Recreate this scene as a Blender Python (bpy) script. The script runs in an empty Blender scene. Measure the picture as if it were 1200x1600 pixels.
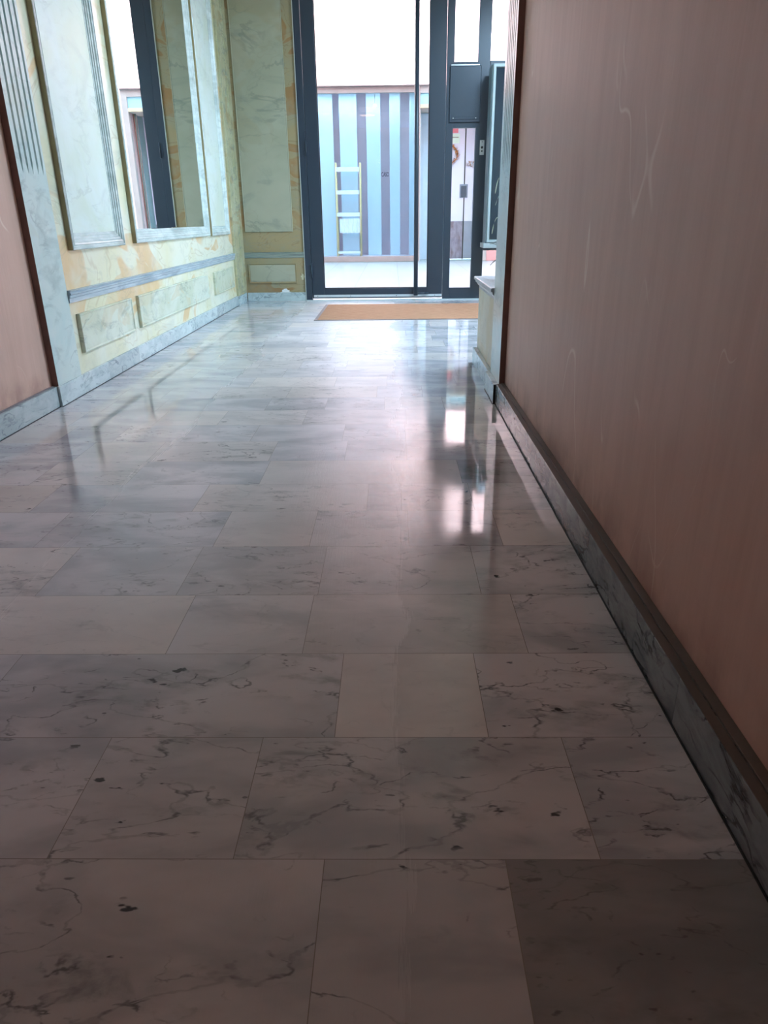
import bpy, bmesh, math, random
from mathutils import Vector, Matrix
random.seed(7)
S = bpy.context.scene
COL = S.collection

# ------------------------------------------------------------------ camera
F_PX, PITCH, YAW, ROLL, CAM_H = 1103.49, 0.394895, -0.014944, -0.011061, 1.0
cy, sy, cp, sp = math.cos(YAW), math.sin(YAW), math.cos(PITCH), math.sin(PITCH)
fwd = Vector((sy*cp, cy*cp, -sp)); rgt = Vector((cy, -sy, 0)); upv = rgt.cross(fwd)
r2 = rgt*math.cos(ROLL) + upv*math.sin(ROLL); u2 = -rgt*math.sin(ROLL) + upv*math.cos(ROLL)
cam_d = bpy.data.cameras.new('camera'); cam = bpy.data.objects.new('camera', cam_d); COL.objects.link(cam)
cam.matrix_world = Matrix(((r2.x, u2.x, -fwd.x, 0), (r2.y, u2.y, -fwd.y, 0), (r2.z, u2.z, -fwd.z, CAM_H), (0, 0, 0, 1)))
cam_d.sensor_fit = 'VERTICAL'; cam_d.sensor_height = 36; cam_d.lens = F_PX*36/1600; cam_d.clip_start = 0.02
S.camera = cam
# ------------------------------------------------------------------ light
SKY_COL, SKY_STR = (0.60, 0.85, 1.0), 9.0
SUN_STR = 40.0
w = bpy.data.worlds.new('sky'); S.world = w; w.use_nodes = True
w.node_tree.nodes['Background'].inputs[0].default_value = (*SKY_COL, 1)
w.node_tree.nodes['Background'].inputs[1].default_value = SKY_STR
sd = bpy.data.lights.new('sun', 'SUN'); sd.energy = SUN_STR; sd.color = (1.0, 0.87, 0.88); sd.angle = 0.01
sun = bpy.data.objects.new('sun', sd); COL.objects.link(sun); sun.location = (0, 0, 20)
sun.rotation_euler = Vector((0.12, math.cos(math.radians(36)), -math.sin(math.radians(36)))).to_track_quat('-Z', 'Y').to_euler()
pl = bpy.data.lights.new('portal', 'AREA'); pl.shape = 'RECTANGLE'; pl.size = 3.4; pl.size_y = 3.4; pl.cycles.is_portal = True
po = bpy.data.objects.new('portal', pl); COL.objects.link(po); po.location = (0.6, 9.9, 1.7); po.rotation_euler = (math.radians(-90), 0, 0)
p2 = bpy.data.lights.new('portal_side', 'AREA'); p2.shape = 'RECTANGLE'; p2.size = 1.8; p2.size_y = 3.0; p2.cycles.is_portal = True
q2 = bpy.data.objects.new('portal_side', p2); COL.objects.link(q2); q2.location = (2.62, 6.8, 1.85); q2.rotation_euler = (0, math.radians(90), 0)
def lamp(name, loc, size, power, col):
    d = bpy.data.lights.new(name, 'AREA'); d.shape = 'DISK'; d.size = size; d.energy = power; d.color = col
    o = bpy.data.objects.new(name, d); COL.objects.link(o); o.location = loc; return o
lamp('corridor_fill_light', (-0.65, -1.9, 3.5), 0.4, 5.5, (1.0, 0.64, 0.34))  # added warm fill behind the camera, no such source in view
lamp('lobby_fill_light', (1.75, 6.9, 3.5), 0.9, 220, (0.50, 0.74, 1.0))  # added cool fill that brightens the lobby from out of view
sl_ = lamp('shop_window_fill', (-1.4, 18.72, 3.6), 0.5, 32, (0.8, 0.95, 1.0)); sl_.data.shape = 'RECTANGLE'; sl_.data.size = 3.8; sl_.data.size_y = .2; sl_.rotation_euler = (math.radians(18), 0, 0)  # unseen strip light added to lift the blinds and shop wall
S.view_settings.view_transform = 'Standard'; S.view_settings.look = 'None'
S.view_settings.gamma = 1; S.view_settings.use_curve_mapping = False
S.view_settings.exposure = 0.12
S.cycles.use_denoising = True
S.cycles.max_bounces = 14; S.cycles.diffuse_bounces = 8; S.cycles.glossy_bounces = 6
S.cycles.transparent_max_bounces = 16; S.cycles.sample_clamp_indirect = 6

# ------------------------------------------------------------------ helpers
def c(r, g, b):
    f = lambda v: (v/255/12.92 if v/255 <= .04045 else ((v/255+.055)/1.055)**2.4)
    return (f(r), f(g), f(b), 1)
class MB:
    def __init__(s): s.bm = bmesh.new(); s.mi = 0
    def face(s, pts, mi=None):
        f = s.bm.faces.new([s.bm.verts.new(p) for p in pts]); f.material_index = s.mi if mi is None else mi; return f
    def box(s, x0, x1, y0, y1, z0, z1, mi=None):
        v = [s.bm.verts.new(p) for p in ((x0,y0,z0),(x1,y0,z0),(x1,y1,z0),(x0,y1,z0),(x0,y0,z1),(x1,y0,z1),(x1,y1,z1),(x0,y1,z1))]
        for q in ((0,3,2,1),(4,5,6,7),(0,1,5,4),(1,2,6,5),(2,3,7,6),(3,0,4,7)):
            f = s.bm.faces.new([v[i] for i in q]); f.material_index = s.mi if mi is None else mi
        return s
    def tube(s, pts, r, n=12, mi=None, caps=True):
        pts = [Vector(p) for p in pts]; rings = []
        rr = r if isinstance(r, (list, tuple)) else [r]*len(pts)
        for i, p in enumerate(pts):
            d = (pts[min(i+1, len(pts)-1)] - pts[max(i-1, 0)]).normalized()
            a = d.cross(Vector((0, 0, 1)) if abs(d.z) < .95 else Vector((1, 0, 0))).normalized(); b = d.cross(a)
            rings.append([s.bm.verts.new(p + (a*math.cos(t) + b*math.sin(t))*rr[i]) for t in [2*math.pi*k/n for k in range(n)]])
        for i in range(len(rings)-1):
            for k in range(n):
                f = s.bm.faces.new((rings[i][k], rings[i][(k+1) % n], rings[i+1][(k+1) % n], rings[i+1][k]))
                f.material_index = s.mi if mi is None else mi; f.smooth = True
        if caps:
            s.bm.faces.new(rings[0][::-1]); s.bm.faces.new(rings[-1])
        return s
    def lathe(s, cx, cy_, prof, n=28, mi=None):
        rings = []
        for r, z in prof: rings.append([s.bm.verts.new((cx+r*math.cos(2*math.pi*k/n), cy_+r*math.sin(2*math.pi*k/n), z)) for k in range(n)])
        for i in range(len(rings)-1):
            for k in range(n):
                f = s.bm.faces.new((rings[i][k], rings[i][(k+1) % n], rings[i+1][(k+1) % n], rings[i+1][k])); f.smooth = True
                f.material_index = s.mi if mi is None else mi
        s.bm.faces.new(rings[0][::-1]); s.bm.faces.new(rings[-1]); return s
    def extrude_profile(s, prof, P, closed=True):
        """prof: (a, b) pairs; P(a, b, t) for t = 0, 1 gives the two ends"""
        A = [s.bm.verts.new(P(a, b, 0)) for a, b in prof]; B = [s.bm.verts.new(P(a, b, 1)) for a, b in prof]
        n = len(prof)
        for i in range(n if closed else n-1):
            j = (i+1) % n; s.bm.faces.new((A[i], A[j], B[j], B[i]))
        s.bm.faces.new(A[::-1]); s.bm.faces.new(B); return s
    def frame(s, u0, u1, v0, v1, prof, P, fill=None, fill_mi=None):
        """mitred frame: loops of a rectangle inset by d and raised by h"""
        loops = []
        for d, h in prof:
            loops.append([s.bm.verts.new(P(*p, h)) for p in ((u0+d, v0+d), (u1-d, v0+d), (u1-d, v1-d), (u0+d, v1-d))])
        for a, b in zip(loops, loops[1:]):
            for k in range(4): s.bm.faces.new((a[k], a[(k+1) % 4], b[(k+1) % 4], b[k])).material_index = s.mi
        if fill:
            s.bm.faces.new(loops[-1]).material_index = s.mi if fill_mi is None else fill_mi
        return s
    def done(s, name, mat, parent=None, bevel=0, smooth=False):
        bmesh.ops.recalc_face_normals(s.bm, faces=s.bm.faces)
        me = bpy.data.meshes.new(name); s.bm.to_mesh(me); s.bm.free()
        for m in (mat if isinstance(mat, (list, tuple)) else [mat]): me.materials.append(m)
        o = bpy.data.objects.new(name, me); COL.objects.link(o)
        if parent: o.parent = parent; o.matrix_parent_inverse = Matrix.Translation(parent.location).inverted()
        if bevel:
            m = o.modifiers.new('bevel', 'BEVEL'); m.width = bevel; m.segments = 2; m.limit_method = 'ANGLE'; m.angle_limit = .7
        return o
def tag(o, label=None, cat=None, group=None, kind=None):
    for k, v in (('label', label), ('category', cat), ('group', group), ('kind', kind)):
        if v: o[k] = v
    return o
def empty(name, loc, label=None, cat=None, group=None, kind=None):
    o = bpy.data.objects.new(name, None); COL.objects.link(o); o.location = loc; o.empty_display_size = .1
    return tag(o, label, cat, group, kind)
def struct(o): o['kind'] = 'structure'; return o
def bx(name, mat, a, parent=None, bevel=0): return MB().box(*a).done(name, mat, parent, bevel)

# ------------------------------------------------------------------ node helpers
class N:
    def __init__(s, name):
        s.m = bpy.data.materials.new(name); s.m.use_nodes = True; s.t = s.m.node_tree
        s.p = s.t.nodes['Principled BSDF']; s.out = s.t.nodes['Material Output']
        s.co = s.t.nodes.new('ShaderNodeTexCoord').outputs['Object']
    def n(s, typ, **kw):
        nd = s.t.nodes.new(typ)
        for k, v in kw.items():
            if k.startswith('i_'): s.set(nd.inputs[k[2:].replace('_', ' ')], v)
            else: setattr(nd, k, v)
        return nd
    def set(s, inp, v):
        if isinstance(v, bpy.types.NodeSocket): s.t.links.new(v, inp)
        else: inp.default_value = v
    def map(s, vec=None, scale=(1, 1, 1), rot=(0, 0, 0), loc=(0, 0, 0)):
        nd = s.n('ShaderNodeMapping'); s.set(nd.inputs[0], vec or s.co); s.set(nd.inputs['Scale'], scale); s.set(nd.inputs['Rotation'], rot); s.set(nd.inputs['Location'], loc)
        return nd.outputs[0]
    def noise(s, vec, scale, detail=4, rough=.55, dist=0, out='Fac'):
        nd = s.n('ShaderNodeTexNoise'); s.set(nd.inputs['Vector'], vec); nd.inputs['Scale'].default_value = scale
        nd.inputs['Detail'].default_value = detail; nd.inputs['Roughness'].default_value = rough; nd.inputs['Distortion'].default_value = dist
        return nd.outputs[out]
    def math(s, op, a, b=0.0, cl=False):
        nd = s.n('ShaderNodeMath', operation=op, use_clamp=cl); s.set(nd.inputs[0], a); s.set(nd.inputs[1], b); return nd.outputs[0]
    def ss(s, v, lo, hi, a=0.0, b=1.0):
        nd = s.n('ShaderNodeMapRange', interpolation_type='SMOOTHSTEP'); s.set(nd.inputs[0], v)
        for i, x in enumerate((lo, hi, a, b)): s.set(nd.inputs[i+1], x)
        return nd.outputs[0]
    def mix(s, f, a, b, blend='MIX'):
        nd = s.n('ShaderNodeMix', data_type='RGBA', blend_type=blend); s.set(nd.inputs[0], f); s.set(nd.inputs[6], a); s.set(nd.inputs[7], b); return nd.outputs[2]
    def vein(s, vec, scale, width, detail=5, dist=.6, rough=.55):
        a = s.math('ABSOLUTE', s.math('SUBTRACT', s.noise(vec, scale, detail, rough, dist), .5))
        return s.ss(a, 0.0, width, 1.0, 0.0)
    def fin(s, col, rough=.5, metal=0, bump=None, bstr=.2, bdist=.01, **kw):
        s.set(s.p.inputs['Base Color'], col); s.set(s.p.inputs['Roughness'], rough); s.set(s.p.inputs['Metallic'], metal)
        if bump is not None:
            b = s.n('ShaderNodeBump'); b.inputs['Strength'].default_value = bstr; b.inputs['Distance'].default_value = bdist
            s.set(b.inputs['Height'], bump); s.set(s.p.inputs['Normal'], b.outputs[0])
        for k, v in kw.items(): s.set(s.p.inputs[k.replace('_', ' ')], v)
        return s.m
def plain(name, col, rough=.5, metal=0, var=.06, scale=6):
    s = N(name); f = s.noise(s.co, scale, 4)
    d = tuple(max(0, x*(1-var*3)) for x in col[:3]) + (1,)
    return s.fin(s.mix(f, d, tuple(min(1, x*(1+var)) for x in col[:3]) + (1,)), rough, metal)

# ------------------------------------------------------------------ materials
def m_floor():
    s = N('floor_marble')
    at = s.n('ShaderNodeAttribute', attribute_name='tile'); sep = s.n('ShaderNodeSeparateColor'); s.set(sep.inputs[0], at.outputs['Color'])
    tone, vamt, rnd = sep.outputs[0], sep.outputs[1], sep.outputs[2]; beige = at.outputs['Alpha']
    off = s.n('ShaderNodeCombineXYZ'); s.set(off.inputs[0], s.math('MULTIPLY', rnd, 37.0)); s.set(off.inputs[1], s.math('MULTIPLY', rnd, 91.0)); s.set(off.inputs[2], s.math('MULTIPLY', rnd, 13.0))
    add = s.n('ShaderNodeVectorMath', operation='ADD'); s.set(add.inputs[0], s.co); s.set(add.inputs[1], off.outputs[0]); v = add.outputs[0]
    rotv = s.n('ShaderNodeCombineXYZ'); s.set(rotv.inputs[2], s.math('ADD', s.math('MULTIPLY', rnd, 1.3), .35))
    nd = s.n('ShaderNodeMapping'); s.set(nd.inputs[0], v); s.set(nd.inputs['Rotation'], rotv.outputs[0]); nd.inputs['Scale'].default_value = (1.0, 2.3, 1); vr = nd.outputs[0]
    cloud = s.noise(vr, 2.6, 4, .55, .4)
    smud = s.ss(s.noise(vr, 7.5, 5, .6, .35), .50, .72)
    zone = s.ss(s.noise(vr, 1.9, 2, .5), .43, .60)
    brk = s.ss(s.noise(vr, 16, 3, .6), .44, .62)
    vA = s.math('MULTIPLY', s.vein(vr, 2.4, .010, 6, .35, .50), s.math('MAXIMUM', brk, .35))
    vB = s.math('MULTIPLY', s.vein(vr, 5.2, .016, 5, .25, .50), s.math('MULTIPLY', brk, zone))
    dash = s.math('MULTIPLY', s.ss(s.noise(vr, 15, 3, .55, .1), .655, .70), s.ss(s.noise(vr, 3.1, 3), .49, .57), True)
    base = s.mix(s.ss(cloud, .36, .66), c(207, 203, 206), c(170, 170, 175))
    base = s.mix(s.math('MULTIPLY', beige, .75), base, c(214, 204, 197))
    col0 = s.mix(s.math('MULTIPLY', s.math('MULTIPLY', smud, zone), s.math('MULTIPLY', vamt, .55), True), base, c(112, 114, 114))
    hair = s.math('MULTIPLY', s.math('MAXIMUM', s.math('MULTIPLY', vA, .75), s.math('MULTIPLY', vB, .9)), vamt, True)
    colr = s.mix(s.math('MULTIPLY', hair, .85), col0, c(78, 78, 80))
    colr = s.mix(s.math('MULTIPLY', dash, s.math('MULTIPLY', vamt, .85), True), colr, c(54, 54, 56))
    tonec = s.n('ShaderNodeCombineColor'); [s.set(tonec.inputs[i], tone) for i in range(3)]
    colr = s.mix(1.0, colr, tonec.outputs[0], 'MULTIPLY')
    # joints carry tone 0 in the mesh attribute: a thin grey mortar line
    colr = s.mix(s.ss(tone, .01, .02, 1, 0), colr, c(132, 126, 120))
    # wear: the walked strip is scratched, the edges keep their polish
    sx = s.n('ShaderNodeSeparateXYZ'); s.set(sx.inputs[0], s.co); x, y = sx.outputs[0], sx.outputs[1]
    walk = s.ss(s.math('ABSOLUTE', s.math('ADD', s.math('ADD', x, .38), s.math('MULTIPLY', s.noise(s.co, 1.3, 3), .3))), .40, .86, 1, 0)
    scr = s.noise(s.map(None, (60, 2.2, 1), (0, 0, .05)), 3.0, 5, .62)
    scr2 = s.noise(s.map(None, (60, 3.0, 1), (0, 0, -.16)), 3.0, 5, .62)
    sc = s.math('MAXIMUM', scr, scr2)
    wob = s.noise(s.co, 2.2, 3)
    rough = s.math('ADD', s.math('ADD', .045, s.math('MULTIPLY', walk, .23)), s.math('MULTIPLY', s.math('MULTIPLY', sc, walk), .14))
    h = s.math('ADD', s.math('MULTIPLY', s.math('MULTIPLY', sc, walk), .6), s.math('MULTIPLY', wob, .25))
    return s.fin(colr, rough, 0, h, .22, .004, IOR=1.55)
def m_base(name, a, b, dark):
    s = N(name); at = s.n('ShaderNodeAttribute', attribute_name='tile'); sep = s.n('ShaderNodeSeparateColor'); s.set(sep.inputs[0], at.outputs['Color'])
    off = s.n('ShaderNodeVectorMath', operation='ADD'); s.set(off.inputs[0], s.co); sc = s.n('ShaderNodeVectorMath', operation='SCALE'); s.set(sc.inputs[0], at.outputs['Color']); sc.inputs['Scale'].default_value = 50; s.set(off.inputs[1], sc.outputs[0])
    v = s.map(off.outputs[0], (1, 1, 2.2), (.5, 0, 0))
    cl = s.noise(v, 6, 7, .65, .6); vn = s.math('MULTIPLY', s.vein(v, 5, .04, 7, .8), s.ss(s.noise(v, 4, 4), .45, .62), True)
    bl = s.ss(s.noise(v, 11, 6, .65, .8), .56, .70, 0, .7)
    col = s.mix(s.ss(cl, .35, .68), a, b); col = s.mix(s.math('MAXIMUM', vn, bl), col, dark)
    tonec = s.n('ShaderNodeCombineColor'); [s.set(tonec.inputs[i], sep.outputs[0]) for i in range(3)]
    col = s.mix(1.0, col, tonec.outputs[0], 'MULTIPLY')
    return s.fin(col, .22)
def m_pink(name):
    s = N(name)
    wp = s.noise(s.co, 3.5, 4, .6); st = s.math('ADD', s.math('MULTIPLY', s.noise(s.map(None, (3.2, 3.2, .3)), 4, 8, .72, .4), .8), s.math('MULTIPLY', wp, .2)); cl = s.noise(s.co, 1.1, 5, .6); fi = s.noise(s.map(None, (14, 14, 1.6)), 6, 6, .75)
    col = s.mix(cl, c(196, 154, 138), c(216, 184, 170)); col = s.mix(s.ss(st, .35, .7, 0, .28), col, c(166, 124, 106))
    col = s.mix(s.ss(fi, .5, .8, 0, .16), col, c(222, 184, 172))
    sx = s.n('ShaderNodeSeparateXYZ'); s.set(sx.inputs[0], s.co)
    scr = None
    # fine pale scuffs: short arcs and hairlines rubbed into the cloth
    for k, (rot, thr, sc) in enumerate((((.9, 0, 0), .012, 1.7), ((-.5, 0, 0), .010, 1.3), ((.15, 0, 0), .008, 2.1))):
        vv = s.map(None, (1, 1.0, .35), rot, (0, k*3.7, k*1.9))
        a = s.vein(vv, sc*1.2, thr*.35, 2, .2); g = s.ss(s.noise(vv, 2.6, 3, .6), .56, .62)
        m = s.math('MULTIPLY', a, g, True); scr = m if scr is None else s.math('MAXIMUM', scr, m)
    col = s.mix(s.math('MULTIPLY', scr, .7), col, c(226, 205, 190))
    dirt = s.math('MULTIPLY', s.ss(sx.outputs[2], .12, .30, 1, 0), s.ss(s.noise(s.co, 5, 4), .35, .65), True)
    col = s.mix(s.math('MULTIPLY', dirt, .45), col, c(112, 70, 58))
    return s.fin(col, .5, 0, s.math('ADD', s.math('MULTIPLY', st, .3), s.math('MULTIPLY', fi, .5)), .10, .002, Specular_IOR_Level=.5)
def m_faux(name, base, pale, orange, amt, scale=1.0, grey=.35, rough=.24, seed=0, greyc=None, rot=(.6, .6, 0)):
    """painted imitation marble: washes, ochre bands and grey hairlines"""
    s = N(name); v = s.map(None, (scale, scale, scale), rot, (seed*3.1, seed*1.7, seed*.9))
    vs = s.map(None, (scale*.7, scale*.7, scale*1.5), rot, (seed*2.3, seed, seed*4.1))
    col = s.mix(s.ss(s.noise(v, 2.0, 4, .55, .6), .38, .62), base, pale)
    band = s.ss(s.noise(vs, 1.7, 3, .5, .9), .55, .58)
    edge = s.vein(vs, 1.7, .010, 3, .9, .5)
    tone = s.mix(s.noise(v, 7, 4), orange, tuple(x*.82 for x in orange[:3]) + (1,))
    wash = s.ss(s.noise(v, 3.2, 3), .35, .6, .35, 1)
    col = s.mix(s.math('MULTIPLY', s.math('MULTIPLY', band, wash), amt), col, tone)
    col = s.mix(s.math('MULTIPLY', edge, amt*.35), col, tuple(x*.55 for x in orange[:3]) + (1,))
    vn = s.math('MULTIPLY', s.vein(vs, 3.4, .03, 6, 1.0), s.ss(s.noise(v, 2.6, 3), .45, .62), True)
    sm = s.ss(s.noise(vs, 3.6, 5, .6, .9), .52, .72, 0, grey)
    gc = greyc or c(128, 140, 138)
    col = s.mix(sm, col, gc); col = s.mix(s.math('MULTIPLY', vn, grey*.9), col, tuple(x*.8 for x in gc[:3]) + (1,))
    return s.fin(col, rough, 0, s.noise(s.map(None, (3, 3, 20)), 5, 3), .05, .002)
def m_streak(name, a, b, dark, ax=(2, 2, 30), rough=.25):
    s = N(name); f = s.noise(s.map(None, ax), 3, 6, .65, .4); g = s.noise(s.map(None, tuple(x*.5 for x in ax)), 2, 4, .6, .5)
    col = s.mix(s.ss(f, .35, .65), a, b); col = s.mix(s.ss(g, .52, .68, 0, .7), col, dark); return s.fin(col, rough)
def m_glass(name, tint=(.93, .96, .97, 1), refl=1.0):
    s = N(name); t = s.n('ShaderNodeBsdfTransparent'); t.inputs[0].default_value = tint
    g = s.n('ShaderNodeBsdfGlossy'); g.inputs['Roughness'].default_value = 0.01; g.inputs['Color'].default_value = (1, 1, 1, 1)
    f = s.n('ShaderNodeFresnel'); f.inputs[0].default_value = 1.45
    mx = s.n('ShaderNodeMixShader'); s.set(mx.inputs[0], s.math('MULTIPLY', f.outputs[0], refl*.6)); s.set(mx.inputs[1], t.outputs[0]); s.set(mx.inputs[2], g.outputs[0])
    s.t.links.new(mx.outputs[0], s.out.inputs[0]); return s.m
def m_emit(name, col, st):
    s = N(name); return s.fin(c(240, 240, 235), .4, Emission_Color=col, Emission_Strength=st)

M = {}
M['floor'] = m_floor()
M['baseL'] = m_base('skirting_green_grey', c(196, 208, 210), c(176, 190, 194), c(140, 152, 158))
M['baseR'] = m_base('skirting_dark_grey', c(138, 142, 146), c(104, 108, 114), c(52, 54, 58))
M['pink'] = m_pink('pink_wall_cloth')
M['maroon'] = plain('brown_return', c(124, 92, 84), .6, 0, .12, 14)
M['faux'] = m_faux('faux_marble_yellow', c(222, 218, 186), c(226, 226, 208), c(226, 184, 130), .75, .85, .18, seed=1)
M['fauxEnd'] = m_faux('faux_marble_ochre', c(158, 142, 108), c(152, 144, 116), c(156, 116, 74), .8, 1.3, .25, seed=2)
M['panelface'] = m_faux('faux_marble_pale', c(210, 220, 206), c(218, 228, 224), c(214, 208, 170), .10, .8, .22, seed=3, rough=.38)
M['panellow'] = m_faux('faux_marble_low', c(200, 206, 184), c(212, 218, 202), c(216, 190, 140), .35, 1.4, .42, seed=5)
M['panelend'] = m_faux('faux_marble_green', c(158, 160, 140), c(168, 168, 150), c(162, 146, 108), .25, .6, .45, seed=8, greyc=c(120, 134, 126))
M['pil'] = m_faux('faux_marble_bluegreen', c(188, 208, 206), c(202, 214, 210), c(200, 200, 172), .2, 1.2, .5, seed=6, greyc=c(130, 152, 152), rough=.3)
M['mould'] = m_streak('grey_moulding', c(206, 216, 214), c(182, 194, 192), c(158, 168, 164), (4, 1.4, 5))
M['rail'] = m_streak('blue_grey_rail', c(178, 192, 200), c(162, 178, 188), c(136, 150, 158), (6, 1.4, 12))
M['edge'] = plain('umber_edge', c(168, 156, 120), .5, 0, .12, 9)
M['ceil'] = plain('ceiling_white', c(214, 206, 194), .8)
M['frame'] = N('anthracite_metal').fin(c(46, 57, 70), .36, .0)
M['chrome'] = plain('brushed_steel', c(196, 200, 204), .28, .9, .03, 40)
M['mirror'] = N('mirror_silver').fin((.90, .93, .92, 1), .0, 1.0)
M['glass'] = m_glass('door_glass')
M['shopglass'] = m_glass('shop_glass', (.88, .94, .97, 1), .6)
M['teal'] = N('transom_blue').fin(c(150, 212, 228), .15)
M['black'] = plain('black_rubber', c(22, 24, 28), .6)
M['white'] = plain('white_paint', c(232, 234, 236), .5)

# ------------------------------------------------------------------ floor tiles
def set_attr(o, vals):
    at = o.data.attributes.new('tile', 'FLOAT_COLOR', 'FACE')
    for i, v in enumerate(vals): at.data[i].color = v
ys = [-3.0, -2.7, -2.4, -2.1, -1.8, -1.5, -1.2, -.9, -.62, -.33, -.03, .27, .572, .875, 1.178, 1.485, 1.782, 2.107, 2.412, 2.70]
while ys[-1] < 9.64: ys.append(min(ys[-1] + .3, 9.80) if ys[-1] + .3 < 9.6 else 9.80)
special = {13: [-2.0, -1.42, -.81, -.12, .185, .60], 14: [-2.0, -1.2, -.593, -.275, .345, .60], 12: [-2.0, -1.5, -.9, -.12, .185, .60],
           15: [-2.0, -1.46, -.93, -.126, .195, .60], 16: [-2.0, -1.15, -.572, -.23, .332, .60], 17: [-2.0, -1.04, -.63, -.22, .25, .60],
           18: [-2.0, -1.2, -.60, -.28, .05, .36, .60], 19: [-2.0, -1.36, -.75, -.10, .03, .30, .60]}
tone_sp = {(13, 4): (.42, .6, .3), (13, 3): (.78, 1.2, .1), (13, 2): (.92, 1.2, .15), (15, 3): (1.06, .15, .75), (16, 1): (1.08, .25, .9), (16, 3): (1.0, .3, .5),
           (14, 3): (.92, 1.1, .1), (14, 2): (.9, 1.3, 0), (14, 4): (1.0, 1.3, 0), (15, 4): (1.0, 1.4, 0), (15, 2): (.95, 1.3, 0), (17, 1): (1.05, .7, .2), (17, 4): (1.02, 1.2, 0), (16, 4): (1.0, 1.4, 0),
           (18, 2): (1.0, .3, .7), (19, 3): (.82, .5, .2), (20, 4): (.62, .8, .2)}
fb = MB(); att = []; G = .0008
rnd = random.Random(21)
for r in range(len(ys)-1):
    y0, y1 = ys[r], ys[r+1]; xm = 0.60 if y1 < 4.3 else 2.5
    xs = special.get(r+1) if (r+1) in special else None
    if not xs:
        xs = [-2.0]; 
        while xs[-1] < xm: xs.append(xs[-1] + rnd.choice([.31, .34, .45, .55, .62, .28]))
        xs[-1] = xm
        if len(xs) > 2 and xs[-1]-xs[-2] < .12: xs.pop(-2)
    xs = list(xs); xs[-1] = max(xs[-1], xm)
    if r+1 == 20: xs = [-2.0, -1.5, -1.1, -.55, .28, .60]
    for k in range(len(xs)-1):
        a, b = xs[k], xs[k+1]
        fb.face([(a+G, y0+G, 0), (b-G, y0+G, 0), (b-G, y1-G, 0), (a+G, y1-G, 0)])
        t = tone_sp.get((r+1, k)) or (rnd.uniform(.90, 1.06), rnd.choice([.25, .5, .8, 1.0, 1.2]), rnd.choice([0, 0, .2, .5, .8]))
        att.append((t[0], t[1], rnd.random(), t[2]))
        fb.face([(b-G, y0+G, 0), (b+G, y0+G, 0), (b+G, y1-G, 0), (b-G, y1-G, 0)]); att.append((0, 0, 0, 0))
    fb.face([(-2.0, y1-G, 0), (xm, y1-G, 0), (xm, y1+G, 0), (-2.0, y1+G, 0)]); att.append((0, 0, 0, 0))
n0 = len(fb.bm.faces); fb.box(-2.2, 2.6, -3.2, 9.8, -.12, -.002); att += [(0, 0, 0, 0)]*6
floor = fb.done('floor', M['floor']); set_attr(floor, att); struct(floor)

# ------------------------------------------------------------------ walls, ceiling
CZ = 3.7
struct(bx('wall_left', M['pink'], (-2.2, -1.972, -3.0, 4.3595, 0, CZ)))
struct(bx('wall_lobby_left', M['faux'], (-2.2, -1.942, 4.36, 9.66, 0, CZ)))
struct(bx('wall_right', [M['pink']], (.635, .86, -3.0, 4.0, 0, CZ)))
struct(bx('wall_back', M['pink'], (-2.2, .86, -3.2, -3.0, 0, CZ)))
struct(bx('wall_lobby_front', M['faux'], (.86, 2.6, 4.05, 4.2, 0, CZ)))
m = MB(); m.box(2.4, 2.6, 4.2, 5.3, 0, CZ); m.box(2.4, 2.6, 8.3, 9.66, 0, CZ); m.box(2.4, 2.6, 5.3, 8.3, 0, .95); m.box(2.4, 2.6, 5.3, 8.3, 2.75, CZ)
struct(m.done('wall_lobby_right', M['faux']))
w4 = empty('added_side_window', (2.5, 6.8, .95), kind='structure')  # unseen window, added to bring cool daylight onto the left wall
m = MB(); m.box(2.46, 2.54, 5.3, 5.37, .95, 2.75); m.box(2.46, 2.54, 8.23, 8.3, .95, 2.75); m.box(2.46, 2.54, 5.37, 8.23, .95, 1.02); m.box(2.46, 2.54, 5.37, 8.23, 2.68, 2.75); m.box(2.46, 2.54, 6.77, 6.83, 1.02, 2.68); m.done('window_frame', M['frame'], w4)
bx('glass_pane', M['glass'], (2.495, 2.505, 5.37, 6.77, 1.02, 2.68), w4); bx('glass_pane', M['glass'], (2.495, 2.505, 6.83, 8.23, 1.02, 2.68), w4)
struct(bx('floor_side_yard', plain('yard_paving', c(120, 124, 124), .8), (2.62, 12, -3.2, 9.65, -.10, -.004)))
struct(bx('wall_end', M['fauxEnd'], (-1.942, -1.135, 9.652, 9.80, 0, CZ)))
struct(bx('ceiling', M['ceil'], (-2.2, 2.6, -3.2, 9.8, CZ, CZ+.15)))
# our own building over the entrance, outside
ob = MB(); ob.box(-9, 9, 9.66, 9.9, CZ, 9.95); ob.box(-9, -1.942, 9.81, 9.9, 0, CZ); ob.box(2.4, 9, 9.81, 9.9, 0, CZ); ob.box(-9, 2.62, -3.2, 9.66, CZ+.16, 9.95)
struct(ob.done('wall_outside_front', plain('outer_render', c(206, 196, 190), .8)))
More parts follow.
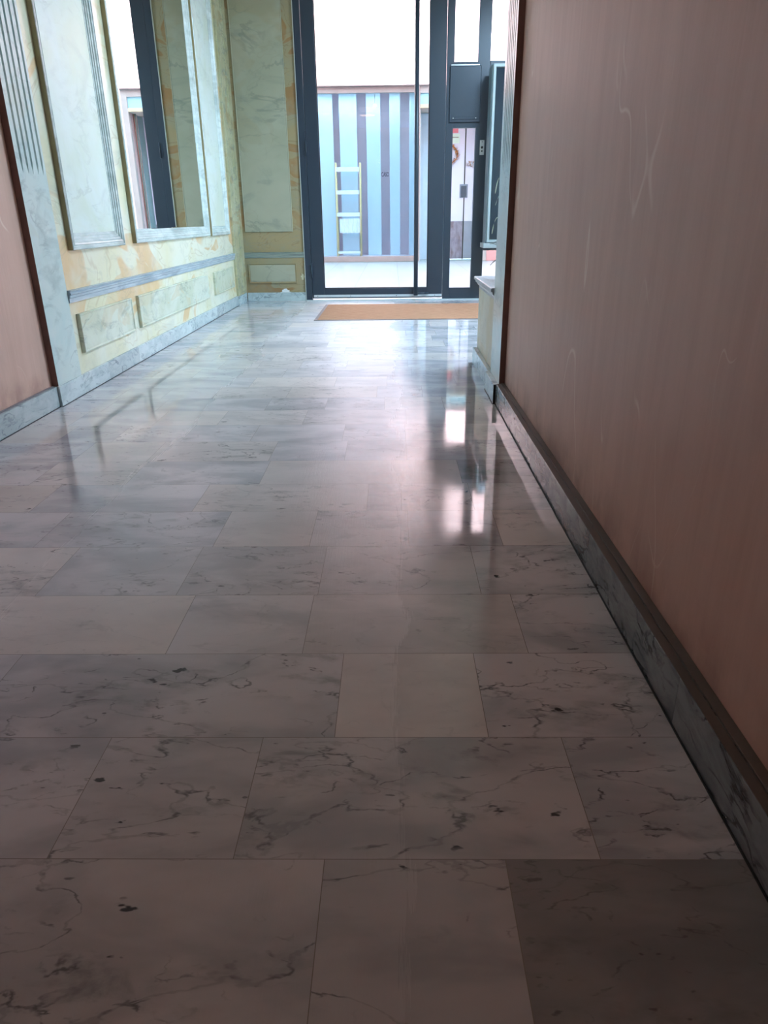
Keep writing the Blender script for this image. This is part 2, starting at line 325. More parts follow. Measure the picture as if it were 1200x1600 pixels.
# skirtings (slabs butt-jointed: each slab a tone in the attribute)
def skirting(name, mat, x0, x1, y0, y1, h, lens, ledge=None):
    mb = MB(); vals = []; y = y0; k = 0
    while y < y1 - .01:
        e = min(y1, y + lens[k % len(lens)]); n0 = len(mb.bm.faces); mb.box(x0, x1, y + .0006, e - .0006, 0.0, h)
        vals += [(random.uniform(.82, 1.12), random.random(), random.random(), 1)]*(len(mb.bm.faces)-n0); y = e; k += 1
    if ledge:
        for a in ledge:
            n0 = len(mb.bm.faces); mb.box(*a); vals += [(.55, .3, .3, 1)]*(len(mb.bm.faces)-n0)
    o = mb.done(name, mat, bevel=.0012); set_attr(o, vals); return struct(o)
skirting('baseboard_left', M['baseL'], -1.972, -1.940, -3.0, 4.018, .118, [.9, .72, .86, .62], None)
skirting('baseboard_lobby_left', M['baseL'], -1.942, -1.926, 4.02, 9.14, .118, [.34, .42, .62, .7, .5])
skirting('baseboard_corner', M['baseL'], -1.942, -1.908, 9.142, 9.634, .112, [.5])
skirting('baseboard_right', M['baseR'], .588, .6345, -3.0, 4.008, .118, [.8, .66, .72, .58], None)
skirting('baseboard_pilaster_right', M['baseL'], .574, .604, 4.01, 4.40, .112, [.39])
lg = plain('dusty_brown', c(96, 84, 76), .6, 0, .1, 12)
struct(bx('trim_6', lg, (.612, .6345, -3.0, 3.999, .1185, .124), bevel=.001)); struct(bx('trim_7', lg, (.5895, .6105, -3.0, 3.999, .1185, .1195)))
struct(bx('trim_8', plain('grey_ledge', c(126, 120, 124), .5), (-1.9715, -1.956, -3.0, 4.018, .1185, .123), bevel=.001))
skirting('baseboard_planter', M['baseL'], .590, .619, 4.402, 5.30, .112, [.5, .4])
mb = MB(); vals = []
for a, b in ((-1.90, -1.84), (-1.838, -1.137)):
    n0 = len(mb.bm.faces); mb.box(a, b, 9.636, 9.652, 0, .108); vals += [(random.uniform(.9, 1), random.random(), .4, 1)]*(len(mb.bm.faces)-n0)
o = mb.done('baseboard_end', M['baseL'], bevel=.001); set_attr(o, vals); struct(o)

# ------------------------------------------------------------------ fluted pilasters
def pilaster(name, xb, xf, y0, y1, z0, z1, flutes, label, sgn):
    """xb back, xf front face; sgn is the direction the front looks"""
    mb = MB(); zt = 1.235; w_ = .011; dep = .010
    mb.mi = 1
    # near return and far return, top and bottom
    mb.face([(xb, y0, z0), (xf, y0, z0), (xf, y0, z1), (xb, y0, z1)], 1)
    mb.mi = 0
    mb.face([(xb, y1, z0), (xb, y1, z1), (xf, y1, z1), (xf, y1, z0)], 0)
    mb.face([(xb, y0, z1), (xf, y0, z1), (xf, y1, z1), (xb, y1, z1)], 0)
    mb.face([(xf, y0, z0), (xf, y1, z0), (xf, y1, zt), (xf, y0, zt)], 0)
    def row(z, wd, dp):
        pts = [(xf, y0, z)]
        for f in flutes: pts += [(xf, f-wd, z), (xf - sgn*dp, f-wd*.5, z), (xf - sgn*dp, f+wd*.5, z), (xf, f+wd, z)]
        return [mb.bm.verts.new(p) for p in pts + [(xf, y1, z)]]
    rows = [row(zt, .0004, 0), row(zt+.05, w_, dep), row(z1, w_, dep)]
    for a, b in zip(rows, rows[1:]):
        for i in range(len(a)-1): mb.bm.faces.new((a[i], a[i+1], b[i+1], b[i]))
    bmesh.ops.remove_doubles(mb.bm, verts=mb.bm.verts, dist=1e-6)
    o = mb.done(name, [M['pil'], M['maroon']]); return tag(o, label, 'pilaster', 'fluted pilasters facing across the hall')
fl = [4.085, 4.145, 4.20, 4.262, 4.32]
pilaster('pilaster', -1.9715, -1.934, 4.03, 4.355, .1185, CZ-.01, fl, 'fluted pale green marbled pilaster at the end of the left pink wall', 1)
pr = pilaster('pilaster', .69, .603, 4.002, 4.375, .1135, CZ-.01, [f-.03 for f in fl], 'narrow fluted pilaster at the far edge of the right pink wall, above the stone planter', -1)
struct(bx('wall_right_end', M['pil'], (.6905, .86, 4.002, 4.045, 0, CZ)))
# corner pilaster and chair rails
tag(MB().box(-1.9415, -1.915, 9.145, 9.45, .113, CZ-.01).box(-1.9415, -1.905, 9.452, 9.65, .113, CZ-.01).done('pilaster', m_faux('faux_marble_corner', c(176, 174, 140), c(190, 188, 158), c(176, 140, 92), .45, 1.5, .5, seed=11), bevel=.003),
    'plain flat corner pilaster between the left wall panels and the end wall', 'pilaster')
rail_prof = [(0, .545), (.010, .545), (.014, .556), (.014, .570), (.020, .576), (.020, .588), (.028, .594), (.028, .602), (.022, .606), (.022, .612), (.030, .614), (.030, .618), (0, .618)]
o = MB().extrude_profile(rail_prof, lambda a, b, t: (-1.9415 + a, 4.358 if t == 0 else 9.143, b)).done('trim_1', M['rail']); struct(o)
o = MB().extrude_profile([(a*.8, (b-.545)*.95+.535) for a, b in rail_prof], lambda a, b, t: (-1.903 if t == 0 else -1.137, 9.6515 - a, b)).done('trim_2', m_streak('blue_grey_rail_end', c(150, 160, 150), c(128, 140, 138), c(90, 104, 104), (1.4, 6, 34))); struct(o)
o = MB().box(-1.136, -1.128, 9.63, 9.66, 0.0, CZ).done('trim_3', plain('white_bead', c(200, 206, 200), .5)); struct(o)

# ------------------------------------------------------------------ framed wall panels
PL = lambda u, v, h: (-1.9418 + h, u, v)
PE = lambda u, v, h: (u, 9.6518 - h, v)
big_prof = [(0, 0), (0, .030), (.004, .034), (.014, .034), (.018, .029), (.024, .029), (.030, .033), (.038, .030), (.044, .022), (.058, .020), (.062, .014), (.074, .013), (.080, .006), (.094, .005), (.096, .001)]
def side_edges(o):      # the outer, wall-side returns are painted umber
    for p in o.data.polygons:
        if all(abs(o.data.vertices[i].co.x + 1.9418) < .0335 for i in p.vertices) and abs(p.normal.y) > .9 and p.area > .01: p.material_index = 1
    return o
def wall_panel(y0, y1, z0, z1, label, group=None, facem='panelface'):
    e = empty('wall_panel', (-1.942, (y0+y1)/2, z0), label, 'wall panel', group)
    fr = MB().frame(y0, y1, z0, z1, big_prof, PL).done('moulding', [M['mould'], M['edge']], e); side_edges(fr)
    m2 = MB(); m2.frame(y0+.092, y1-.092, z0+.092, z1-.092, [(0, .0002), (0, .003), (.004, .004)], PL, fill=True).done('panel_face', M[facem], e)
    return e
wall_panel(4.49, 5.385, .838, 3.3, 'tall pale marbled wall panel in a stepped moulding, left of the mirror')
wall_panel(8.05, 8.93, .838, 3.3, 'narrow tall marbled wall panel between the mirror and the corner')
e = empty('wall_mirror', (-1.942, 6.8, .84), 'tall wall mirror in a pale grey stepped frame reflecting the dark door', 'mirror')
fr = MB().frame(5.635, 7.955, .842, 3.3, big_prof, PL).done('mirror_frame', [M['mould'], M['edge']], e); side_edges(fr)
m2 = MB(); m2.frame(5.73, 7.86, .937, 3.205, [(0, .0002), (0, .005), (.003, .0055)], PL, fill=True).done('mirror_glass', M['mirror'], e)
low_prof = [(0, 0), (0, .020), (.003, .024), (.010, .024), (.014, .020), (.020, .020)]
for y0, y1, lab in ((4.44, 5.38, 'low oblong marbled panel below the chair rail, nearest of the three on the left wall'),
                    (5.53, 7.70, 'long low marbled panel below the chair rail, under the mirror'),
                    (8.01, 8.98, 'low marbled panel below the chair rail, next to the corner pilaster')):
    e = empty('dado_panel', (-1.942, (y0+y1)/2, .24), lab, 'wall panel')
    fr = MB().frame(y0, y1, .238, .474, low_prof, PL).done('moulding', [M['panellow'], M['edge']], e); side_edges(fr)
    m2 = MB(); m2.frame(y0+.0195, y1-.0195, .2575, .4545, [(0, .001), (0, .019), (.002, .0195)], PL, fill=True).done('panel_face', M['panellow'], e)
e = empty('end_panel', (-1.56, 9.65, .85), 'tall greenish marbled panel on the end wall beside the door', 'wall panel')
MB().frame(-1.872, -1.262, .846, 3.35, [(0, 0), (0, .010), (.004, .014), (.010, .014), (.014, .010)], PE).done('moulding', M['panelend'], e)
MB().frame(-1.858, -1.276, .860, 3.336, [(0, .001), (0, .010), (.002, .011)], PE, fill=True).done('panel_face', M['panelend'], e)
e = empty('end_panel', (-1.55, 9.65, .22), 'small low oblong marbled panel on the end wall beside the door', 'wall panel')
MB().frame(-1.866, -1.243, .224, .468, [(0, 0), (0, .012), (.004, .014), (.010, .012), (.016, .005), (.02, .005)], PE).done('moulding', M['fauxEnd'], e)
MB().frame(-1.846, -1.263, .244, .448, [(0, .001), (0, .007), (.002, .008)], PE, fill=True).done('panel_face', M['panelend'], e)
gm = M['black']
for nm, a in (('trim_9', (.5845, .5875, -3.0, 4.0085, .0002, .004)), ('trim_10', (-1.9395, -1.9365, -3.0, 4.018, .0002, .004)), ('trim_11', (-1.9255, -1.923, 4.02, 9.14, .0002, .004)), ('trim_12', (.571, .5735, 4.01, 4.40, .0002, .004))):
    struct(bx(nm, gm, a))
struct(bx('trim_13', gm, (.5745, .5875, 4.0088, 4.0095, .0, .112)))
# flaked paint above the end skirting
def blob(cx, cz, w_, h_, n=26, seed=0):
    rr = random.Random(seed); mb = MB()
    pts = []
    for k in range(n):
        t = 2*math.pi*k/n; q = rr.uniform(.55, 1.15)
        pts.append((cx + w_*q*math.cos(t), 9.6512, max(.109, cz + h_*q*math.sin(t))))
    f = mb.face(pts); r = bmesh.ops.extrude_face_region(mb.bm, geom=[f])
    for v in [g for g in r['geom'] if isinstance(g, bmesh.types.BMVert)]: v.co.y -= .0012
    return mb
tag(blob(-1.40, .122, .075, .032, seed=4).done('paint_chip', M['white']), 'white patch of flaked paint just above the end wall skirting', 'paint chip', 'flaked paint on the end wall')
tag(blob(-1.165, .30, .03, .045, 18, seed=9).done('paint_chip', plain('chip', c(196, 190, 160), .7)), 'pale flaked paint patch beside the left edge of the door frame', 'paint chip', 'flaked paint on the end wall')

# ------------------------------------------------------------------ glazed entrance
FY0, FY1 = 9.640, 9.715
GT = 3.38
d1 = empty('door_1', (-.2, 9.66, 0), kind='structure')
jm = MB(); jm.box(-1.127, -1.048, FY0-.012, FY1+.02, 0, CZ); jm.box(-1.048, .648, FY0-.012, FY1+.02, 3.50, CZ); jm.done('door_jamb', M['frame'], d1, .002)
lf = MB(); lf.box(-1.044, -.892, FY0, FY1, .028, 3.49); lf.box(.452, .645, FY0, FY1, .028, 3.49); lf.box(-.892, .452, FY0, FY1, .028, .150); lf.box(-.892, .452, FY0, FY1, GT, 3.49)
lf.done('door_leaf', M['frame'], d1, .003)
bd = MB(); bd.box(-.892, -.884, FY0+.012, FY1-.012, .150, GT); bd.box(.444, .452, FY0+.012, FY1-.012, .150, GT); bd.box(-.884, .444, FY0+.012, FY1-.012, .150, .158)
bd.done('glazing_bead', M['black'], d1)
bx('glass_pane', M['glass'], (-.884, .444, 9.672, 9.682, .158, GT), d1)
kp = bx('kick_bar', plain('satin_aluminium', c(206, 212, 216), .4, .15), (-1.030, .640, FY0-.008, FY0-.0005, .042, .072), d1, .001)
ks = MB()
for x in (-.98, -.55, .05, .55): ks.tube([(x, FY0-.012, .057), (x, FY0-.008, .057)], .005, 10)
ks.done('screw', M['black'], kp)
ph = MB().tube([(.300, FY0-.075, .062), (.300, FY0-.075, 3.47)], .027, 20).done('pull_handle', M['frame'], d1)
pb = MB()
for z in (.085, 3.43): pb.tube([(.300, FY0-.075, z), (.420, FY0-.04, z), (.470, FY0-.001, z)], .012, 10)
pb.done('handle_bracket', M['frame'], ph)
for z in (.28, 1.70):
    MB().tube([(-1.046, FY0-.020, z), (-1.046, FY0-.020, z+.17)], .010, 12).box(-1.075, -1.020, FY0-.018, FY0-.0125, z+.01, z+.16).done('hinge', M['frame'], d1)
wn = empty('window_1', (.88, 9.66, 0), kind='structure')
m = MB(); m.box(.650, .737, FY0, FY1, 0, CZ); m.box(1.012, 1.157, FY0, FY1, 0, CZ); m.box(.737, 1.012, FY0, FY1, 0, .147); m.box(.737, 1.012, FY0, FY1, 1.990, 2.67); m.box(.737, 1.012, FY0, FY1, GT, CZ)
m.done('window_frame', M['frame'], wn, .002)
bx('glass_pane', M['glass'], (.737, 1.012, 9.672, 9.682, .147, 1.990), wn)
bx('glass_pane', M['glass'], (.737, 1.012, 9.672, 9.682, 2.67, GT), wn)
pnl = bx('letter_panel', M['frame'], (.688, 1.055, FY0-.022, FY0-.0005, 2.045, 2.628), wn, .006)
bx('panel_strip', M['chrome'], (.70, 1.03, FY0-.028, FY0-.022, 2.628, 2.640), pnl)
bx('panel_strip', M['frame'], (.72, 1.02, FY0-.030, FY0-.022, 2.075, 2.100), pnl, .002)
sc = MB()
for x in (.735, 1.005):
    for z in (2.088, 2.634): sc.tube([(x, FY0-.034, z), (x, FY0-.026, z)], .006, 10)
sc.done('screw', M['chrome'], pnl)
kp2 = bx('key_plate', M['chrome'], (1.068, 1.122, FY0-.006, FY0-.0005, 1.694, 1.854), wn, .002)
kk = MB().tube([(1.095, FY0-.014, 1.775), (1.095, FY0-.005, 1.775)], .014, 18).tube([(1.095, FY0-.010, 1.735), (1.095, FY0-.005, 1.735)], .009, 14).tube([(1.095, FY0-.009, 1.835), (1.095, FY0-.005, 1.835)], .005, 10)
kk.done('button', M['black'], kp2)
wn2 = empty('window_2', (1.7, 9.66, 0), kind='structure')
m = MB(); m.box(1.159, 2.395, FY0, FY1, 0, .147); m.box(1.159, 2.395, FY0, FY1, .600, .70); m.box(1.159, 2.395, FY0, FY1, 2.60, 2.68); m.box(1.159, 2.395, FY0, FY1, GT, CZ); m.box(2.30, 2.395, FY0, FY1, .147, .600); m.box(2.30, 2.395, FY0, FY1, .70, 2.60); m.box(2.30, 2.395, FY0, FY1, 2.68, GT)
m.done('window_frame', M['frame'], wn2, .002)
for a, b in ((.147, .600), (.70, 2.60), (2.68, GT)): bx('glass_pane', M['glass'], (1.159, 2.30, 9.672, 9.682, a, b), wn2)
struct(bx('trim_4', plain('stone_sill', c(206, 212, 214), .3), (-1.127, 2.395, 9.60, 9.638, .0, .012)))

# door mat
e = empty('doormat', (.2, 8.4, 0), 'brown coir doormat in a thin metal frame set before the glazed door', 'doormat')
s = N('coir'); f = s.noise(s.map(None, (2, 14, 2)), 5, 6, .7); g = s.noise(s.co, 120, 3)
coir = s.fin(s.mix(s.ss(f, .35, .7), c(140, 98, 68), c(172, 130, 100)), .95, 0, g, .8, .004)
bx('mat_pile', coir, (-.800, 1.58, 7.705, 9.105, .0008, .008), e, .002)
mf = MB(); mf.box(-.835, -.802, 7.67, 9.14, .0006, .005); mf.box(-.802, 1.61, 7.67, 7.703, .0006, .005); mf.box(-.802, 1.61, 9.107, 9.14, .0006, .005); mf.box(1.582, 1.61, 7.703, 9.107, .0006, .005)
mf.done('mat_frame', plain('mat_metal', c(120, 118, 120), .45, .6), e, .001)

# ------------------------------------------------------------------ stone planter by the right pilaster
e = empty('planter', (.9, 4.84, 0), 'low cream plastered planter with moulded grey stone coping behind the right pilaster', 'planter')
pw = MB(); X0, X1, Y0, Y1 = .620, 1.22, 4.378, 5.285
pw.box(X0, X0+.07, Y0, Y1, 0, .53); pw.box(X1-.07, X1, Y0, Y1, 0, .53); pw.box(X0+.07, X1-.07, Y0, Y0+.06, 0, .53); pw.box(X0+.07, X1-.07, Y1-.06, Y1, 0, .53)
pw.done('planter_wall', m_faux('planter_cream', c(198, 192, 170), c(204, 202, 186), c(198, 176, 110), .3, 1.6, .2, seed=13, rough=.5), e, .002)
cop = [(0, .53), (0, .545), (-.010, .553), (-.016, .565), (-.026, .572), (-.026, .584), (-.036, .588), (-.036, .604), (-.030, .608)]
cm = MB(); loops = []
for o_, z in cop + [(.115, .608), (.115, .53)]:
    loops.append([cm.bm.verts.new(p) for p in ((X0+o_, max(Y0+o_, Y0) if o_ < 0 else Y0+o_*.6, z), (X1-o_, max(Y0+o_, Y0) if o_ < 0 else Y0+o_*.6, z), (X1-o_, Y1-o_, z), (X0+o_, Y1-o_, z))])
loops.append(loops[0])
for a, b in zip(loops, loops[1:]):
    for k in range(4): cm.bm.faces.new((a[k], a[(k+1) % 4], b[(k+1) % 4], b[k]))
cm.done('coping', m_streak('coping_stone', c(178, 176, 178), c(156, 156, 160), c(126, 124, 128), (12, 2, 12), .35), e)
sl = bx('soil', plain('potting_soil', c(44, 38, 32), .95, 0, .3, 40), (X0+.072, X1-.072, Y0+.062, Y1-.062, .42, .54), e); sl['kind'] = 'stuff'
# plant in it
pe = empty('potted_plant', (.80, 5.0, .54), 'leafy green plant in a grey pot in the planter, mostly hidden by the right pilaster', 'plant')
MB().lathe(.80, 5.0, [(.060, .541), (.075, .60), (.085, .66), (.090, .665), (.090, .675), (.080, .675), (.078, .655)]).done('pot', plain('pot_grey', c(120, 130, 132), .4), pe)
leafm = plain('leaf_green', c(52, 74, 44), .4, 0, .2, 20); stemm = plain('stem_pale', c(224, 232, 214), .5, 0, .1, 20)
def leaf(mb, p0, p1, wd, droop):
    p0, p1 = Vector(p0), Vector(p1); n = 8; d = (p1-p0); side = d.cross(Vector((0, 0, 1))).normalized(); L, R_ = [], []
    for i in range(n+1):
        t = i/n; p = p0 + d*t + Vector((0, 0, droop*4*t*(1-t))); ww = wd*math.sin(math.pi*min(1, t*.92+.06))**.8
        L.append(mb.bm.verts.new(p + side*ww + Vector((0, 0, ww*.35)))); R_.append((mb.bm.verts.new(p), mb.bm.verts.new(p - side*ww + Vector((0, 0, ww*.35)))))
    for i in range(n):
        mb.bm.faces.new((L[i], R_[i][0], R_[i+1][0], L[i+1])); mb.bm.faces.new((R_[i][0], R_[i][1], R_[i+1][1], R_[i+1][0]))
rl = random.Random(3)
tips = [(.632, 5.0, .790), (.650, 4.98, .70), (.648, 5.03, .83), (.70, 5.15, .84), (.92, 5.1, .9), (.98, 4.9, .8), (.86, 4.85, .95), (.78, 5.2, .9), (.75, 4.9, 1.0), (.90, 5.05, 1.05)]
for t in tips:
    mb = MB(); leaf(mb, (.80, 5.0, .665), t, .017 if t[0] < .66 else .02, .05)
    o = mb.done('leaf', leafm, pe); o.modifiers.new('s', 'SOLIDIFY').thickness = .0015
for pts in ([(.81, 5.0, .65), (.80, 5.0, .95), (.75, 5.0, 1.22), (.695, 5.0, 1.26), (.672, 5.0, 1.20), (.664, 5.0, 1.13)],
            [(.81, 5.0, .65), (.78, 5.0, .86), (.705, 5.0, 1.01), (.673, 5.0, .99), (.660, 5.0, .93), (.655, 5.0, .89)],
            [(.82, 5.0, .65), (.80, 5.0, 1.05), (.74, 5.0, 1.16), (.690, 5.0, 1.14), (.668, 5.0, 1.06)]):
    sm = MB().tube(pts, [.006, .005, .0045, .004, .0038, .003][:len(pts)], 8).done('stem', stemm, pe)
    o = sm.modifiers.new('s', 'SUBSURF'); o.levels = o.render_levels = 2

# framed dark display cabinet standing before the right-hand pane
e = empty('display_cabinet', (1.5, 9.3, 0), 'tall dark glazed display cabinet with a pale frame, half hidden by the right pilaster', 'cabinet')
pale = plain('pale_frame', c(158, 170, 172), .4); 
cb = MB(); cb.box(1.130, 1.75, 9.22, 9.50, .70, 2.575); cb.done('cabinet_body', plain('cabinet_side', c(120, 146, 152), .35), e, .003)
fm = MB().frame(1.140, 1.745, .705, 2.572, [(0, 0), (0, .03), (.006, .036), (.030, .036), (.036, .012), (.038, .0)], lambda u, v, h: (u, 9.219-h, v)).done('cabinet_frame', pale, e)
bx('glass_door', N('dark_glass').fin(c(30, 42, 54), .12), (1.180, 1.705, 9.205, 9.2185, .745, 2.532), e)
bx('cabinet_ledge', pale, (1.105, 1.78, 9.18, 9.52, .645, .6995), e, .004)
for x in (1.45, 1.68): bx('leg', M['frame'], (x, x+.04, 9.30, 9.34, 0, .6445), e)

# fill lamps added out of frame to brighten hall and lobby
for nm, loc, col, lab in (('added_ceiling_lamp', (-.65, -1.9), (1, .74, .5, 1), 'unseen added ceiling lamp with warm opal glass over the near end of the hall'), ('added_ceiling_lamp', (1.75, 6.9), (.85, .95, 1, 1), 'unseen added ceiling lamp with cool opal glass over the lobby')):
    e = empty(nm, (loc[0], loc[1], CZ), lab, 'lamp', 'added fill lamps')
    MB().lathe(loc[0], loc[1], [(.10, CZ-.03), (.24, CZ-.028), (.25, CZ-.0005)]).done('lamp_base', M['chrome'], e)
    MB().lathe(loc[0], loc[1], [(.05, CZ-.13), (.16, CZ-.11), (.22, CZ-.06), (.22, CZ-.0305)]).done('lamp_shade', m_emit('opal', col, 1.5), e)

# ------------------------------------------------------------------ courtyard and the shop opposite
s = N('courtyard_tiles'); br = s.n('ShaderNodeTexBrick'); s.set(br.inputs['Vector'], s.map(None, (1, 1, 1), (0, 0, 0), (.595, .22, 0)))
br.offset = .0; br.inputs['Scale'].default_value = 1.0; br.inputs['Brick Width'].default_value = .70; br.inputs['Row Height'].default_value = 1.4; br.inputs['Mortar Size'].default_value = .006
br.inputs['Color1'].default_value = c(138, 150, 154); br.inputs['Color2'].default_value = c(132, 145, 149); br.inputs['Mortar'].default_value = c(96, 106, 112)
ctm = s.fin(s.mix(s.ss(s.noise(s.map(None, (1, .4, 1)), 2.5, 5), .4, .7, 0, .4), br.outputs[0], c(122, 134, 138)), .35)
struct(bx('floor_courtyard', ctm, (-9, 9, 9.72, 19.3, -.10, -.004)))
fac = plain('pink_render', c(230, 206, 206), .8, 0, .03, 1.5)
fm = MB(); fm.box(-9, 9, 18.43, 19.9, 3.76, 13); fm.box(2.30, 9, 18.43, 19.9, 0, 3.76); fm.box(-9, -4.3, 18.43, 19.9, 0, 3.76)
struct(fm.done('wall_facade', fac))
struct(bx('wall_courtyard_left', fac, (-9.2, -9, 9.9, 18.4, 0, 13)))
struct(bx('wall_courtyard_right', fac, (9, 9.2, 9.9, 18.4, 0, 13)))
mauve = plain('shop_mauve', c(222, 208, 218), .8, 0, .06, 2)
SY = 18.42
shop = MB(); shop.box(-4.3, .56, 19.50, 19.62, 0, 3.76); shop.box(-4.3, .56, 18.56, 19.50, 0, .118)
struct(shop.done('wall_shop', mauve))
struct(bx('trim_5', plain('mauve_band', c(216, 208, 224), .8), (-4.3, .56, 19.485, 19.4995, 3.02, 3.75)))
struct(bx('trim_14', plain('pink_base_strip', c(206, 150, 150), .7), (2.30, 9, 18.395, 18.4295, 0, .50)))  # added strip, a darker pink than the facade behind it
taupe = plain('taupe_frame', c(150, 140, 138), .5); taup2 = plain('taupe_cap', c(118, 106, 106), .5)
w3 = empty('window_3', (-1.8, SY, 0), kind='structure')
m = MB(); m.box(-4.3, .565, SY, 18.54, 3.615, 3.735); m.box(-4.3, .565, SY, 18.54, 0, .125); m.box(.565, .655, SY, 18.54, 0, 3.735); m.box(-4.3, -4.2, SY, 18.54, .125, 3.615); m.done('window_frame', taupe, w3, .003)
bx('window_cap', taup2, (-4.3, 2.30, SY-.06, SY+.008, 3.736, 3.762), w3)
bx('glass_pane', M['shopglass'], (-4.2, .565, 18.47, 18.48, .125, 3.615), w3)
K = 1.035
blind_m = plain('blind_blue_white', c(186, 212, 226), .7, 0, .02, 3)
edges = [(-4.15, -3.72), (-3.58, -3.20), (-3.0, -2.62), (-2.46, -2.0), (-1.88, -1.355), (-1.205, -.805), (-.585, -.262), (-.05, .19), (.405, .54)]
labs = ['leftmost pale blue blind panel, hidden beyond the door frame', 'pale blue blind panel second from the left end', 'pale blue blind panel third from the left end', 'pale blue blind panel fourth from the left end', 'wide pale blue blind panel left of the ladder', 'pale blue blind panel directly behind the ladder', 'pale blue blind panel just right of the ladder', 'pale blue blind panel right of the lettering', 'narrow pale blue blind panel at the right end of the shop window']
for (a, b), lb in zip(edges, labs):
    o = bx('blind_panel', blind_m, (a*K, b*K if b < .5 else .555, 19.08, 19.092, .122, 3.70)); tag(o, lb, 'blind', 'vertical blind panels in the shop window')
# lettering between two panels
tc = bpy.data.curves.new('lettering', 'FONT'); tc.body = 'CASO'; tc.size = .105; tc.extrude = .002; tc.offset = .004
to = bpy.data.objects.new('lettering', tc); COL.objects.link(to); tc.materials.append(plain('letter_dark', c(56, 56, 78), .6))
me_ = bpy.data.meshes.new_from_object(to.evaluated_get(bpy.context.evaluated_depsgraph_get())); bpy.data.objects.remove(to); to = bpy.data.objects.new('lettering', me_); COL.objects.link(to)
to.location = (-.252, 18.468, 1.90); to.rotation_euler = (math.pi/2, 0, 0); to.scale = (.66, 1.2, 1)
tag(to, 'small dark lettering on the shop window between two pale blue panels', 'lettering')
# step ladder behind the shop glass
lad = empty('stepladder', (-1.05, 18.78, .12), 'wooden stepladder with white treads standing behind the shop window glass', 'ladder')
wood = plain('pale_wood', c(236, 216, 160), .5, 0, .05, 20); tread = plain('white_tread', c(240, 246, 246), .4)
kx = 18.75/18.42
for s0, s1 in (((-1.325, 2.22), (-1.330, .15)), ((-.748, 2.22), (-.765, .15))):
    MB().tube([(s0[0]*kx, 18.80, s0[1]), (s1[0]*kx, 18.66, .120)], .020, 4).done('stile', wood, lad)
    MB().tube([((s0[0]+.01)*kx, 18.83, 2.20), ((s1[0]+.01)*kx, 18.98, .120)], .014, 4).done('rear_leg', wood, lad)
for z, hh in ((2.125, .095), (1.615, .085), (1.12, .085), (.235, .05)):
    y = 18.66 + .14*(z-.12)/2.1; mb = MB(); mb.box(-1.32*kx, -.775*kx, y-.02, y+.0, z-hh, z); mb.box(-1.32*kx, -.775*kx, y, y+.12, z-.02, z); mb.done('tread', tread, lad, .003)
pc = MB(); n = 40; top, bot = [], []
for i in range(n+1):
    x = -1.29 + .50*i/n; y = 18.700 + .008*math.sin(i*1.3) + .005*math.sin(i*.6); top.append(pc.bm.verts.new((x, y+.01, .985))); bot.append(pc.bm.verts.new((x, y, .66 + .006*math.sin(i*.7))))
for i in range(n): pc.bm.faces.new((top[i], top[i+1], bot[i+1], bot[i]))
o = pc.done('hanging_cloth', plain('white_cloth', c(236, 242, 244), .8)); o.modifiers.new('s', 'SOLIDIFY').thickness = .004
tag(o, 'pleated white cloth hanging between the lower treads of the stepladder', 'cloth')
for (x, z), lb in zip(((-.385, 3.375), (.71, 3.385)), ('small lit spotlight glowing at the top of the shop window', 'small lit spotlight below the transom of the shop entrance')):
    e = empty('spotlight', (x, 18.52, z), lb, 'spotlight', 'small shop spotlights')
    y0 = 18.55 if x < 0 else 18.60
    MB().tube([(x, y0+.02, z+.02), (x, y0+.05, z+.23 if x < 0 else z+.03)], .006, 8).done('bracket', M['chrome'], e)
    MB().tube([(x-.028, y0, z), (x+.028, y0, z)], .024, 16).done('bulb', m_emit('spot_glow', (1, 1, 1, 1), 6), e)

# shop entrance bay
d2 = empty('door_2', (1.4, 19.0, 0), kind='structure')
palef = plain('grey_white_frame', c(172, 168, 166), .5)
m = MB(); m.box(2.17, 2.30, SY, 18.56, 0, 3.735); m.box(.655, 2.17, SY, 18.56, 3.60, 3.735); m.done('door_jamb', palef, d2, .003)
bx('door_rail', plain('beige_rail', c(190, 180, 156), .5), (.655, 2.17, SY, 18.56, 3.30, 3.375), d2, .002)
bx('transom_glass', M['teal'], (.655, 2.17, 18.47, 18.48, 3.375, 3.60), d2)
bx('bay_lining', plain('bay_white', c(206, 216, 220), .7), (.655, .68, 18.56, 19.4, 0, 3.29), d2)
bx('bay_ceiling', plain('bay_ceil', c(206, 200, 190), .7), (.655, 2.17, 18.56, 19.4, 3.30, 3.36), d2)
bx('bay_backing', plain('bay_back', c(160, 204, 214), .8), (.56, 2.30, 19.42, 19.5, 0, 3.76), d2)
bx('side_panel', plain('side_panel_blue', c(176, 206, 224), .4), (.70, 1.38, 19.22, 19.26, 0, 3.29), d2)
lilac = plain('lilac_white', c(206, 208, 226), .4, 0, .03, 2); lowp = m_streak('grey_kick', c(132, 132, 146), c(112, 110, 124), c(98, 78, 84), (5, 5, 2), .3)
bx('door_leaf', lilac, (1.39, 1.770, 19.20, 19.24, .90, 3.29), d2, .002); bx('door_leaf', lilac, (1.800, 2.10, 19.20, 19.24, .90, 3.29), d2, .002)
bx('kick_panel', lowp, (1.39, 1.770, 19.20, 19.24, .01, .899), d2, .002); bx('kick_panel', plain('kick_grey', c(134, 146, 160), .4), (1.800, 2.10, 19.20, 19.24, .01, .899), d2, .002)
bx('door_gap', M['black'], (1.770, 1.800, 19.225, 19.24, 0, 3.29), d2)
h_ = bx('handle_plate', plain('plate_grey', c(120, 134, 152), .4, .3), (1.670, 1.870, 19.185, 19.1995, 1.435, 1.74), d2, .003)
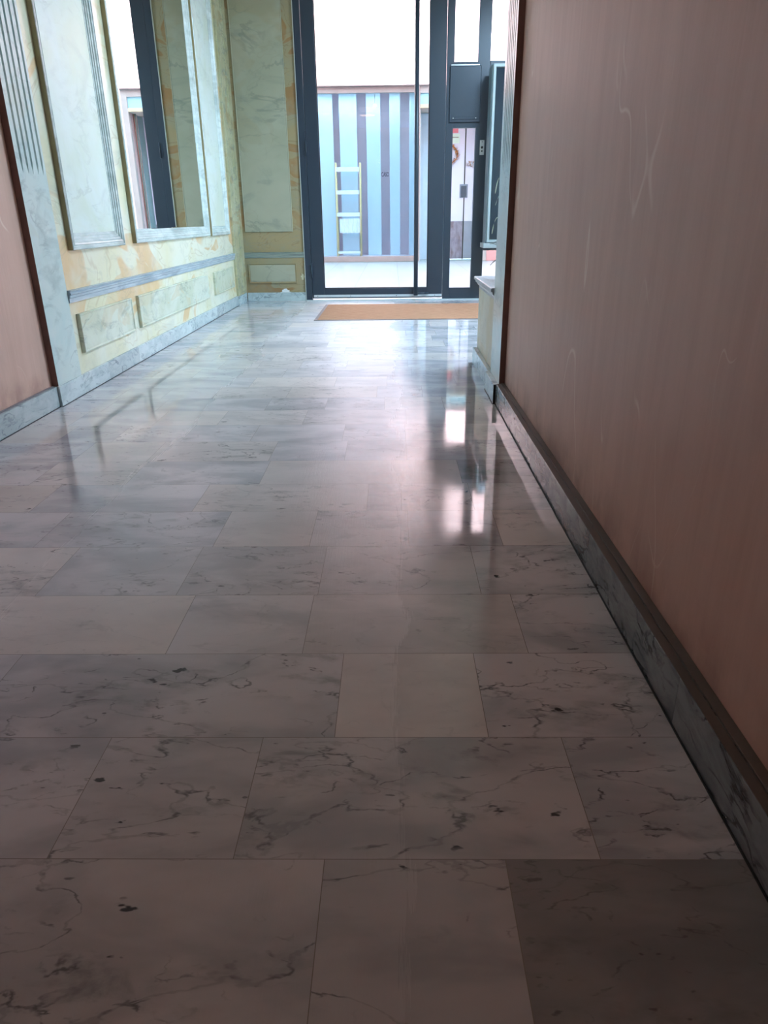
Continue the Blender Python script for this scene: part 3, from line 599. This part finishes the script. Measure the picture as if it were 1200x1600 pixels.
bx('lock_case', plain('lock_dark', c(56, 70, 88), .4, .3), (1.70, 1.835, 19.165, 19.1845, 1.455, 1.70), h_, .003)
bx('side_light', plain('greenish_dark', c(96, 112, 110), .2), (2.10, 2.17, 18.70, 18.74, .0, 3.29), d2)
bx('side_strip', plain('red_brown', c(150, 84, 76), .5), (2.135, 2.15, 18.68, 18.699, .0, 3.29), d2)
o = bx('poster', plain('poster_red', c(222, 120, 134), .6), (1.40, 1.600, 19.193, 19.1985, 2.86, 3.10)); tag(o, 'red poster stuck on the left leaf of the shop door', 'poster')
o = MB().box(1.40, 1.640, 19.193, 19.1985, 2.64, 2.845).box(1.41, 1.61, 19.1915, 19.193, 2.76, 2.775, 1).done('poster', [plain('poster_green', c(206, 232, 216), .6), plain('ink', c(140, 130, 124), .6)]); tag(o, 'pale green notice with a printed line below the red poster', 'poster')
wr = empty('wreath', (1.40, 19.18, 2.40), 'round orange dried leaf wreath hung on the shop door', 'wreath')
om = plain('dry_orange', c(206, 130, 54), .7, 0, .2, 30); rr = random.Random(5); mb = MB()
mb.tube([(1.40+.19*math.cos(t), 19.175, 2.40+.19*math.sin(t)) for t in [2*math.pi*k/24 for k in range(25)]], .012, 6)
for k in range(230):
    t = rr.uniform(0, 2*math.pi); q = .19+rr.uniform(-.03, .03); p = (1.40+q*math.cos(t), 19.17+rr.uniform(-.01, .01), 2.40+q*math.sin(t)); a = rr.uniform(0, 6.28)
    leaf(mb, p, (p[0]+.055*math.cos(a), p[1]-.004, p[2]+.055*math.sin(a)), .014, .004)
mb.done('wreath_leaves', om, wr)
mb = MB()
for k in range(40):
    p = (rr.uniform(1.83, 2.03), 19.195-rr.uniform(0, .008), 2.17+rr.uniform(-.05, .05)); a = rr.uniform(0, 6.28); leaf(mb, p, (p[0]+.04*math.cos(a), p[1]-.003, p[2]+.05*math.sin(a)), .018, .003)
tag(mb.done('reflection_smear', plain('smear_pale', c(196, 156, 130), .7, 0, .1, 30)), 'pale reflection smear, modelled in leaf shapes, on the right leaf of the shop door', 'reflection')  # pale leaf shapes stand in for a reflection on the door
